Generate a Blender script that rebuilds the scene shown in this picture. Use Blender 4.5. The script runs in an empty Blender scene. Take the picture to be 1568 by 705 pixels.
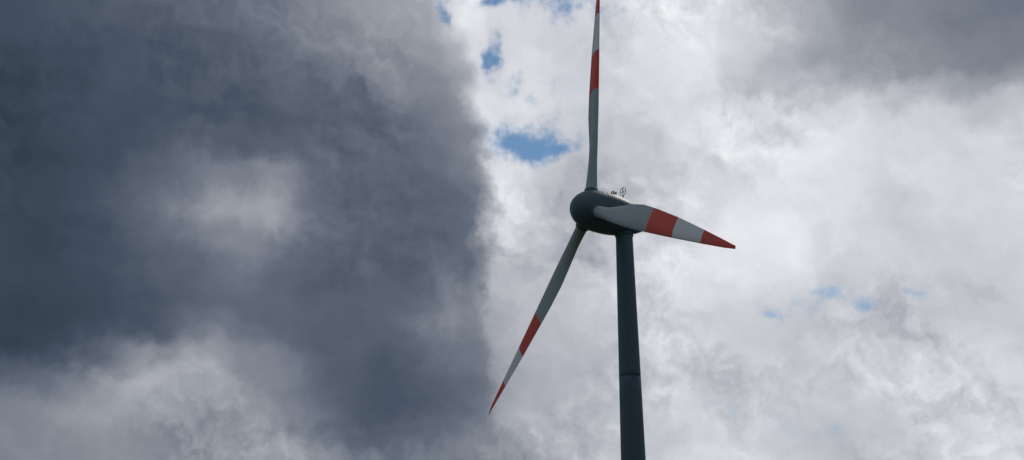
import bpy, bmesh, math
import numpy as np
from mathutils import Vector, Matrix
scene=bpy.context.scene
scene.view_settings.view_transform='Standard'
scene.view_settings.look='None'
scene.view_settings.exposure=0
# ------------------------------------------------ camera
FPX=1679.0; PITCH=0.382
cam_d=bpy.data.cameras.new("camera"); cam=bpy.data.objects.new("camera",cam_d)
scene.collection.objects.link(cam); scene.camera=cam
cam_d.sensor_width=36; cam_d.lens=36*FPX/1568
cam_d.clip_end=20000
cam.location=(0,0,1.7); cam.rotation_euler=(math.pi/2+PITCH,0,0)

# ------------------------------------------------ helpers
def lin(c):
    return tuple(((x/255)/12.92 if x/255<=.04045 else ((x/255+.055)/1.055)**2.4) for x in c)
def new_mat(name):
    m=bpy.data.materials.new(name); m.use_nodes=True
    return m,m.node_tree,m.node_tree.nodes["Principled BSDF"]
class NT:
    def __init__(s,t): s.t=t
    def n(s,ty,**kw):
        x=s.t.nodes.new(ty)
        for k,v in kw.items(): setattr(x,k,v)
        return x
    def put(s,sock,v):
        if isinstance(v,bpy.types.NodeSocket): s.t.links.new(v,sock)
        elif v is not None: sock.default_value=v
    def m(s,op,a,b=None,c=None,clamp=False):
        x=s.n('ShaderNodeMath',operation=op,use_clamp=clamp)
        s.put(x.inputs[0],a); s.put(x.inputs[1],b)
        if c is not None: s.put(x.inputs[2],c)
        return x.outputs[0]
    def vm(s,op,a,b=None,sc=None):
        x=s.n('ShaderNodeVectorMath',operation=op)
        s.put(x.inputs[0],a); s.put(x.inputs[1],b)
        if sc is not None: s.put(x.inputs['Scale'],sc)
        return x.outputs[0]
    def noise(s,vec,scale,detail=5,rough=.55,out=0,lac=2.0,dist=0.0):
        x=s.n('ShaderNodeTexNoise'); s.put(x.inputs['Vector'],vec)
        x.inputs['Scale'].default_value=scale; x.inputs['Detail'].default_value=detail
        s.put(x.inputs['Roughness'],rough); x.inputs['Lacunarity'].default_value=lac
        x.inputs['Distortion'].default_value=dist
        return x.outputs[out]
    def sstep(s,v,a,b,lo=0,hi=1):
        x=s.n('ShaderNodeMapRange',interpolation_type='SMOOTHSTEP'); s.put(x.inputs[0],v)
        s.put(x.inputs[1],a); s.put(x.inputs[2],b); x.inputs[3].default_value=lo; x.inputs[4].default_value=hi
        return x.outputs[0]
    def mixf(s,f,a,b):
        x=s.n('ShaderNodeMix',data_type='FLOAT'); s.put(x.inputs[0],f); s.put(x.inputs[2],a); s.put(x.inputs[3],b); return x.outputs[0]
    def mixc(s,f,a,b,bt='MIX'):
        x=s.n('ShaderNodeMix',data_type='RGBA',blend_type=bt); s.put(x.inputs[0],f); s.put(x.inputs[6],a); s.put(x.inputs[7],b); return x.outputs[2]
    def ramp(s,f,stops,interp='LINEAR'):
        x=s.n('ShaderNodeValToRGB'); s.put(x.inputs[0],f); e=x.color_ramp; e.interpolation=interp
        while len(e.elements)>1: e.elements.remove(e.elements[-1])
        e.elements[0].position=stops[0][0]; e.elements[0].color=(*stops[0][1],1)
        for p,c in stops[1:]:
            k=e.elements.new(p); k.color=(*c,1)
        return x.outputs[0]

# ------------------------------------------------ sky (world)
XS=[0,60,120,180,240,300,360,420,480,540,600,650,690,715,738,758,800,850,900,960,1040,1120,1200,1280,1360,1440,1510,1568]
YS=[0,45,90,135,180,225,270,315,360,405,450,495,540,585,630,675,705]
TB=[
[76,76,78,82,92,102,112,120,130,138,145,152,200,238,228,205,205,208,212,218,226,220,185,150,132,124,120,118],
[74,74,76,78,84,94,106,116,126,132,138,145,165,215,225,208,212,212,214,220,226,222,195,150,135,128,122,120],
[70,71,73,76,80,86,96,106,116,124,130,136,145,160,205,210,218,205,212,222,224,218,190,155,142,138,130,128],
[66,68,72,76,78,82,90,98,106,114,122,130,138,145,175,220,222,210,212,218,222,212,190,185,182,172,160,150],
[64,67,72,77,80,82,86,86,96,104,112,120,128,136,190,228,212,206,208,212,222,220,210,220,220,202,190,185],
[62,66,74,82,86,88,86,86,92,98,104,112,120,128,145,222,220,210,204,202,206,218,222,226,220,210,202,198],
[60,64,74,84,94,125,118,132,104,94,98,106,114,122,132,215,212,200,198,194,200,212,222,226,222,210,202,198],
[60,62,72,88,108,152,150,158,108,94,92,98,106,116,180,228,200,182,186,192,198,206,218,224,214,202,202,202],
[60,60,66,80,100,122,138,120,98,92,90,92,98,104,165,215,196,178,186,196,208,218,224,220,210,198,198,204],
[60,60,64,74,88,104,110,98,90,88,90,94,98,104,120,180,182,180,190,202,214,222,222,212,202,196,202,208],
[58,58,62,68,78,92,98,94,94,98,108,126,138,120,122,155,176,186,196,208,218,220,212,198,194,196,204,208],
[56,56,60,68,86,104,106,98,96,102,108,122,128,116,120,150,178,188,198,208,214,210,198,188,190,198,204,206],
[60,64,80,118,142,136,124,110,98,92,90,96,102,105,116,146,180,190,196,204,208,204,200,198,200,202,204,208],
[100,108,130,164,174,158,140,120,100,88,84,88,94,100,116,144,172,186,194,202,204,202,200,200,200,202,206,210],
[128,135,150,160,158,150,138,122,104,90,86,90,98,106,118,148,168,182,192,200,202,200,194,190,194,200,208,216],
[130,135,142,150,150,150,146,136,122,108,100,102,108,118,130,150,168,180,190,198,202,200,194,192,196,204,218,224],
[105,110,125,140,156,166,168,158,142,126,116,116,120,128,138,155,172,182,190,198,202,200,196,196,200,210,222,226]]
TB=np.array(TB,float)/255
cp,sp=math.cos(PITCH),math.sin(PITCH)
def azel_to_px(az,el):
    az=math.radians(az);el=math.radians(el)
    d=(math.sin(az)*math.cos(el),math.cos(az)*math.cos(el),math.sin(el))
    z=d[1]*cp+d[2]*sp; y=-d[1]*sp+d[2]*cp
    return 784+FPX*d[0]/z, 352.5-FPX*y/z
def px_to_azel(x,y):
    a=(x-784)/FPX; b=-(y-352.5)/FPX
    d=Vector((a,cp-b*sp,sp+b*cp)).normalized()
    return math.degrees(math.atan2(d.x,d.y)),math.degrees(math.asin(d.z))
def sample(x,y):
    x=min(max(x,0),1568); y=min(max(y,0),705)
    col=np.array([np.interp(y,YS,TB[:,i]) for i in range(len(XS))])
    return float(np.interp(x,XS,col))
W=bpy.data.worlds.new("World"); scene.world=W; W.use_nodes=True
t=W.node_tree; t.nodes.clear(); N=NT(t)
tc=N.n('ShaderNodeTexCoord').outputs['Generated']
d0=N.vm('NORMALIZE',tc)
warpA=N.vm('SCALE',N.vm('SUBTRACT',N.noise(d0,9.0,2,.5,1),(.5,.5,.5)),sc=.07)
warpB=N.vm('SCALE',N.vm('SUBTRACT',N.noise(d0,24.0,5,.6,1),(.5,.5,.5)),sc=.050)
dw=N.vm('NORMALIZE',N.vm('ADD',N.vm('ADD',d0,warpA),warpB))
def azel(vec):
    s=N.n('ShaderNodeSeparateXYZ'); N.put(s.inputs[0],vec)
    az=N.m('MULTIPLY',N.m('ARCTAN2',s.outputs[0],s.outputs[1]),180/math.pi)
    el=N.m('MULTIPLY',N.m('ARCSINE',s.outputs[2]),180/math.pi)
    return az,el
az,el=azel(dw)
AZ0,AZ1=-32.0,32.0
u=N.m('DIVIDE',N.m('SUBTRACT',az,AZ0),AZ1-AZ0,clamp=True)
azs=[px_to_azel(x,352)[0] for x in XS]
azs=[-29.5]+azs+[29.5]
els=np.linspace(8.5,34.5,18)
val=None
for i,e in enumerate(els):
    stops=[]
    for a in azs:
        x,y=azel_to_px(a,e); v=sample(x,y); stops.append(((a-AZ0)/(AZ1-AZ0),(v,v,v)))
    r=N.ramp(u,stops,'LINEAR')
    if val is None: val=r
    else:
        f=N.sstep(el,float(els[i-1]),float(e)); 
        val=N.mixf(f,val,r)
# open-ended cloud cover away from the measured part of the sky
s0,e0=azel(d0)
big=N.noise(d0,2.2,4,.55); bigv=N.m('MULTIPLY_ADD',big,1.5,-.22)
out=N.m('MAXIMUM',N.sstep(N.m('ABSOLUTE',s0),29,42),N.sstep(e0,36,46))
val=N.mixf(out,val,bigv)
# soft billows: broad lumps + finer lit lumps only in patches
pw=N.vm('ADD',d0,N.vm('SCALE',warpB,sc=1.1))
lump=N.m('SUBTRACT',N.noise(N.vm('ADD',pw,warpA),8.0,5,.5),.5)
OFF=(-.006,0,-.009)
fa=N.noise(pw,22.0,4,.52); fb=N.noise(N.vm('ADD',pw,OFF),22.0,4,.52)
rel=N.m('SUBTRACT',fb,fa)
patch=N.sstep(N.noise(d0,6.5,2,.5),.42,.62,.2,1.15)
bright=N.sstep(val,.28,.7,.5,1.0)
det=N.m('ADD',N.m('MULTIPLY',lump,.34),N.m('MULTIPLY',N.m('MULTIPLY',rel,patch),.46))
val=N.m('ADD',val,N.m('MULTIPLY',det,bright))
cl=N.ramp(val,[(0.0,lin((32,41,54))),(.2,lin((47,58,73))),(.3,lin((68,79,95))),(.42,lin((97,106,121))),(.55,lin((133,138,149))),(.7,lin((173,176,184))),(.82,lin((206,208,215))),(.92,lin((231,233,238))),(1,lin((249,250,252)))])
# blue gaps
SUN_EL=math.radians(50); SUN_ROT=math.radians(35)
sky=N.n('ShaderNodeTexSky',sky_type='NISHITA'); sky.sun_disc=False
sky.sun_elevation=SUN_EL; sky.sun_rotation=SUN_ROT; sky.altitude=200; sky.air_density=1.0; sky.dust_density=.2; sky.ozone_density=4
skyc=N.vm('MULTIPLY',sky.outputs[0],(.062,.083,.084))
holes=[(806,208,50,32,.92),(842,230,30,14,.5),(762,84,14,20,.85),(864,14,50,20,.85),(688,16,9,14,.7),(780,0,40,12,.7),(1285,472,75,20,.40),(1170,500,32,10,.32),(1250,650,50,16,.32),(845,115,40,16,.42),(1090,615,32,10,.25),(1390,470,40,9,.26)]
hm=None
for x,y,rx,ry,k in holes:
    a,e=px_to_azel(x,y); sx=rx/FPX*57.3/math.cos(math.radians(e)); sy=ry/FPX*57.3
    q=N.m('ADD',N.m('POWER',N.m('DIVIDE',N.m('SUBTRACT',az,a),sx),2),N.m('POWER',N.m('DIVIDE',N.m('SUBTRACT',el,e),sy),2))
    g=N.m('MULTIPLY',N.m('EXPONENT',N.m('MULTIPLY',q,-.7)),k)
    hm=g if hm is None else N.m('ADD',hm,g)
hn=N.noise(d0,34,5,.6)
hm=N.m('MULTIPLY_ADD',N.m('SUBTRACT',hn,.5),N.m('MULTIPLY',N.m('MINIMUM',N.m('MULTIPLY',hm,3),1),2.4),hm)
hole=N.m('MULTIPLY',N.sstep(hm,.12,1.0),.93)
col=N.mixc(hole,cl,skyc)
bg=N.n('ShaderNodeBackground'); N.put(bg.inputs[0],col); bg.inputs[1].default_value=1.0
wo=N.n('ShaderNodeOutputWorld'); t.links.new(bg.outputs[0],wo.inputs[0])

# ------------------------------------------------ sun
sd=bpy.data.lights.new("sun",'SUN'); sd.energy=.7; sd.angle=math.radians(12); sd.color=(1,.95,.88)
so=bpy.data.objects.new("sun",sd); scene.collection.objects.link(so)
sdir=Vector((math.sin(SUN_ROT)*math.cos(SUN_EL),math.cos(SUN_ROT)*math.cos(SUN_EL),math.sin(SUN_EL)))
so.rotation_euler=sdir.to_track_quat('Z','Y').to_euler()

# ------------------------------------------------ materials
def painted(name,base,rough=.45,var=.12,streak=True,spec=.35):
    m,t,b=new_mat(name); n=NT(t)
    tc=n.n('ShaderNodeTexCoord').outputs['Object']
    mp=n.n('ShaderNodeMapping'); n.put(mp.inputs[0],tc); mp.inputs['Scale'].default_value=(1.6,1.6,.12) if streak else (1,1,1)
    a=n.noise(mp.outputs[0],1.2,6,.6); c=n.noise(tc,.35,4,.5)
    f=n.m('MULTIPLY_ADD',n.m('ADD',n.m('SUBTRACT',a,.5),n.m('SUBTRACT',c,.5)),var*2.2,1.0)
    col=n.vm('SCALE',base,sc=f); n.put(b.inputs['Base Color'],col)
    n.put(b.inputs['Roughness'],n.m('MULTIPLY_ADD',a,.2,rough-.1))
    b.inputs['Specular IOR Level'].default_value=spec
    return m
M_white=painted("blade_white_paint",(.64,.69,.72),.4,.10)
M_bgrey=painted("blade_inner_grey",(.28,.35,.385),.4,.14)  # darker grey for the span inboard of the first red band
M_red=painted("blade_red_paint",(.62,.05,.03),.45,.12)
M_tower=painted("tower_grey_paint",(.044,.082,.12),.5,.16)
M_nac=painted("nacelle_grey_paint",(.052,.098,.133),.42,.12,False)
M_dark=painted("dark_steel",(.03,.035,.04),.4,.1)
M_conc=painted("concrete",(.32,.31,.29),.85,.2,False)

def mesh_obj(name,verts,faces,mats,midx=None,parent=None,smooth=True,matrix=None):
    me=bpy.data.meshes.new(name); me.from_pydata([tuple(v) for v in verts],[],faces)
    for m in mats: me.materials.append(m)
    for i,p in enumerate(me.polygons):
        p.use_smooth=smooth
        if midx: p.material_index=midx[i]
    bm=bmesh.new(); bm.from_mesh(me); bmesh.ops.recalc_face_normals(bm,faces=bm.faces); bm.to_mesh(me); bm.free()
    o=bpy.data.objects.new(name,me); scene.collection.objects.link(o)
    if parent: o.parent=parent
    if matrix is not None: o.matrix_local=matrix
    return o
def revolve(prof,seg=64):
    v=[];f=[]
    for s,r in prof:
        for k in range(seg):
            a=2*math.pi*k/seg; v.append((r*math.cos(a),r*math.sin(a),s))
    for i in range(len(prof)-1):
        for k in range(seg):
            k2=(k+1)%seg; f.append((i*seg+k,i*seg+k2,(i+1)*seg+k2,(i+1)*seg+k))
    f.append(tuple(range(seg))); n=(len(prof)-1)*seg; f.append(tuple(n+k for k in range(seg)))
    return v,f
def smooth_prof(pts,n=60):
    P=[pts[0]]+pts+[pts[-1]]; out=[]
    m=len(pts)-1
    for i in range(m):
        p0,p1,p2,p3=[np.array(P[i+j],float) for j in range(4)]
        for k in range(n//m+1):
            u=k/(n//m+1)
            out.append(.5*((2*p1)+(-p0+p2)*u+(2*p0-5*p1+4*p2-p3)*u*u+(-p0+3*p1-3*p2+p3)*u**3))
    out.append(np.array(pts[-1],float))
    return [(float(a),max(float(b),.01)) for a,b in out]

# ------------------------------------------------ turbine frame
L=41.0; D=3.744*L; TH=1.185; TILT=math.radians(5); PH=-.049
hx=(904.5-784)/FPX; hy=-(321.6-352.5)/FPX
hub=Vector((hx*D,(cp-hy*sp)*D,(sp+hy*cp)*D+1.7))
ct,st=math.cos(TILT),math.sin(TILT)
A=Vector((-math.sin(TH)*ct,-math.cos(TH)*ct,st)); H=Vector((math.cos(TH),-math.sin(TH),0)); U=H.cross(A)
if U.z<0: U=-U
ah=Vector((-math.sin(TH),-math.cos(TH),0))
base=hub-ah*(.125*L); base.z=0
root=bpy.data.objects.new("wind_turbine",None); scene.collection.objects.link(root); root.location=base
def frame(x,y,z,o):
    m=Matrix((x,y,z)).transposed().to_4x4(); m.translation=o-base; return m
# tower
HH=hub.z
ztop=HH-2.35
def trad(z): return 1.98-(1.98-1.17)*(z/ztop)
prof=[]
flz=[18.5,38.0]
zs=sorted(set([0,.02]+list(np.linspace(2,ztop-1.0,24))+[f+dz for f in flz for dz in (-.04,-.03,.03,.04)]))
for z in zs:
    r=trad(z)
    if any(abs(z-f)<.035 for f in flz): r-=.012
    prof.append((z,r))
prof+=[(ztop-.95,trad(ztop)+.0),(ztop-.9,trad(ztop)+.12),(ztop-.55,trad(ztop)+.14),(ztop-.5,trad(ztop)+.0),(ztop,trad(ztop)),(ztop+.9,trad(ztop))]
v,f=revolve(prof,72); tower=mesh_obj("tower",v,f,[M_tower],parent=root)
v,f=revolve([(0.0,5.2),(.25,5.1),(.26,2.6),(.4,2.5),(.41,1.9)],64); mesh_obj("foundation",v,f,[M_conc],parent=root,smooth=False)
dv=[];df=[]
def box(cx,cy,cz,sx,sy,sz,V=None,F=None):
    b=len(V)
    for dx in(-1,1):
        for dy in(-1,1):
            for dz in(-1,1): V.append((cx+dx*sx/2,cy+dy*sy/2,cz+dz*sz/2))
    for q in((0,1,3,2),(4,6,7,5),(0,4,5,1),(2,3,7,6),(0,2,6,4),(1,5,7,3)): F.append(tuple(b+i for i in q))
box(0,-1.98,1.75,1.0,.16,2.2,dv,df)
for i in range(5): box(0,-2.3-.3*i,.62-.12*i+.0,1.1,.29,.06,dv,df)
for sx in(-.55,.55): box(sx,-2.9,.95,.05,1.5,.05,dv,df); box(sx,-2.2,.7,.05,.05,.6,dv,df); box(sx,-3.6,.6,.05,.05,.7,dv,df)
mesh_obj("door_and_steps",dv,df,[M_dark],parent=root,smooth=False)
# nacelle: local z = backwards along axis
back=-A
Fm=frame(H,back.cross(H),back,hub)
sp_prof=smooth_prof([(-3.02,.01),(-2.95,.55),(-2.7,1.15),(-2.2,1.8),(-1.4,2.38),(-.4,2.74),(.7,2.9),(1.35,2.93)],60)
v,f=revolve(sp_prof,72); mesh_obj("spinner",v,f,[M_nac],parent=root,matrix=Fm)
v,f=revolve([(1.34,2.80),(1.5,2.80)],72); mesh_obj("hub_gap",v,f,[M_dark],parent=root,matrix=Fm)
nb=smooth_prof([(1.43,2.93),(2.6,2.93),(4.0,2.8),(5.5,2.5),(7.0,1.98),(8.2,1.35),(8.9,.75),(9.15,.3),(9.2,.01)],70)
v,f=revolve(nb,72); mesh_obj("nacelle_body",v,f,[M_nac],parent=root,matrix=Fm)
Z=Vector((0,0,1))
def rad_at(s): return float(np.interp(s,[p[0] for p in nb],[p[1] for p in nb]))
def tube(p,q,r,V,F,seg=8):
    p=Vector(p);q=Vector(q);d=(q-p).normalized();a=d.orthogonal().normalized();c=d.cross(a);b=len(V)
    for o in(p,q):
        for k in range(seg):
            an=2*math.pi*k/seg; V.append(tuple(o+a*r*math.cos(an)+c*r*math.sin(an)))
    for k in range(seg): F.append((b+k,b+(k+1)%seg,b+seg+(k+1)%seg,b+seg+k))
    F.append(tuple(b+k for k in range(seg)));F.append(tuple(b+seg+k for k in range(seg)))
def ring(c,x,y,R,r,V,F,seg=24):
    for k in range(seg):
        a1=2*math.pi*k/seg;a2=2*math.pi*(k+1)/seg
        tube(c+x*R*math.cos(a1)+y*R*math.sin(a1),c+x*R*math.cos(a2)+y*R*math.sin(a2),r,V,F,6)
V=[];F=[]
def top(s): return hub+back*s+U*rad_at(s)-base
p=top(5.0)-Z*.2
tube(p,p+Z*2.2,.06,V,F); c=p+Z*1.65
e1=(-Vector((1,0,0))*.6+Vector((0,1,0))*.8).normalized()
ring(c,e1,Z,.62,.045,V,F)
tube(c-e1*.55,c+e1*.55,.035,V,F); tube(p+Z*.5-ah*.4,p+Z*.5+ah*.4,.06,V,F)
p=top(3.5)-Z*.2
tube(p,p+Z*1.1,.07,V,F); tube(p+Z*.75-ah*.35,p+Z*.75+ah*.35,.06,V,F)
tube(p+Z*.75-ah*.35,p+Z*1.05-ah*.35,.11,V,F); tube(p+Z*.75+ah*.35,p+Z*1.0+ah*.35,.09,V,F); tube(p+Z*.9-ah*.15,p+Z*1.15+ah*.15,.1,V,F)
for s in (2.4,6.0):
    p=top(s)-Z*.1; tube(p,p+Z*.3,.12,V,F)
mesh_obj("wind_instruments",V,F,[M_dark],parent=root,smooth=False)
# blades
xr=[.06,.075,.10,.14,.20,.27,.34,.40,.481,.56,.654,.74,.825,.90,.95,.98,.994,1.0]
key=dict(
 LE=([.06,.10,.14,.2,.3,.4,.5,.66,.83,.95,1],[.86,.80,.82,.92,1.05,1.08,1.0,.85,.64,.45,.30]),
 TE=([.06,.10,.14,.2,.3,.4,.5,.66,.83,.95,1],[.86,.84,.95,1.35,2.05,2.28,2.12,1.65,.92,.34,.06]),
 TK=([.06,.10,.14,.2,.3,.4,.5,.66,.83,.95,1],[1.76,1.6,1.42,1.22,1.05,.92,.78,.56,.34,.18,.10]),
 TW=([.06,.10,.14,.2,.3,.4,.5,.66,.83,1],[22,22,20,16,9,4,2,1,0,0]),
 CI=([.06,.09,.16,.26,1],[1,1,.5,0,0]))
dense=[]
for a,b in zip(xr[:-1],xr[1:]):
    k=3 if b<=.85 else 2
    for i in range(k): dense.append(a+(b-a)*i/k)
dense.append(1.0)
NS=36
def blade(name,ang):
    bdir=U*math.cos(ang)+H*math.sin(ang); tdir=-U*math.sin(ang)+H*math.cos(ang)
    V=[];F=[];MI=[]
    for r in dense:
        le,te,tk,tw,ci=[float(np.interp(r,*key[k])) for k in('LE','TE','TK','TW','CI')]
        tw=math.radians(tw); c=le+te
        yb=0
        if r>.96: yb-=.15*((r-.96)/.04)**2
        for k in range(NS):
            an=2*math.pi*k/NS
            xc=.5*(1+math.cos(an))
            s=1-xc
            yt=5*(.2969*math.sqrt(s)-.126*s-.3516*s*s+.2843*s**3-.1036*s**4)
            up=1 if math.sin(an)>=0 else -1
            ya=tk*yt*up*(1.15 if up<0 else .85)
            yc=tk*.5*math.sin(an)
            x=-te+xc*c; y=ya*(1-ci)+yc*ci
            X=x*math.cos(tw)-y*math.sin(tw); Y=x*math.sin(tw)+y*math.cos(tw)
            V.append((X,Y+yb,r*L))
    for i in range(len(dense)-1):
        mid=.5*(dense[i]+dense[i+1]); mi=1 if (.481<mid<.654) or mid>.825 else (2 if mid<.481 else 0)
        for k in range(NS):
            k2=(k+1)%NS; F.append((i*NS+k,i*NS+k2,(i+1)*NS+k2,(i+1)*NS+k)); MI.append(mi)
    n=(len(dense)-1)*NS
    F.append(tuple(n+k for k in range(NS))); MI.append(1)
    F.append(tuple(range(NS))); MI.append(0)
    m=frame(tdir,A,bdir,hub)
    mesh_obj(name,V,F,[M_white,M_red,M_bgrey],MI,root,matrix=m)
    v,f=revolve([(2.0,1.06),(2.72,1.06),(2.80,1.02),(2.82,.93),(2.95,.93),(2.97,1.0),(3.08,1.0),(3.1,.8)],48)
    mesh_obj(name+"_root_collar",v,f,[M_nac],parent=root,matrix=m)
for i in range(3): blade("blade_%d"%(i+1),PH+i*2*math.pi/3)

# ------------------------------------------------ ground
m,t,b=new_mat("grass_ground"); n=NT(t); tc=n.n('ShaderNodeTexCoord').outputs['Object']
a=n.noise(tc,.02,6,.6); c=n.noise(tc,1.5,6,.7)
g=n.ramp(n.m('ADD',n.m('MULTIPLY',a,.6),n.m('MULTIPLY',c,.4)),[(.3,(.03,.05,.015)),(.5,(.06,.085,.025)),(.7,(.12,.12,.05))])
n.put(b.inputs['Base Color'],g); b.inputs['Roughness'].default_value=.9
V=[];F=[];G=60;S=9000
for j in range(G+1):
    for i in range(G+1):
        x=(i/G*2-1);y=(j/G*2-1); x=x*abs(x)*S;y=y*abs(y)*S
        V.append((x,y,0))
for j in range(G):
    for i in range(G): F.append((j*(G+1)+i,j*(G+1)+i+1,(j+1)*(G+1)+i+1,(j+1)*(G+1)+i))
mesh_obj("ground",V,F,[m])
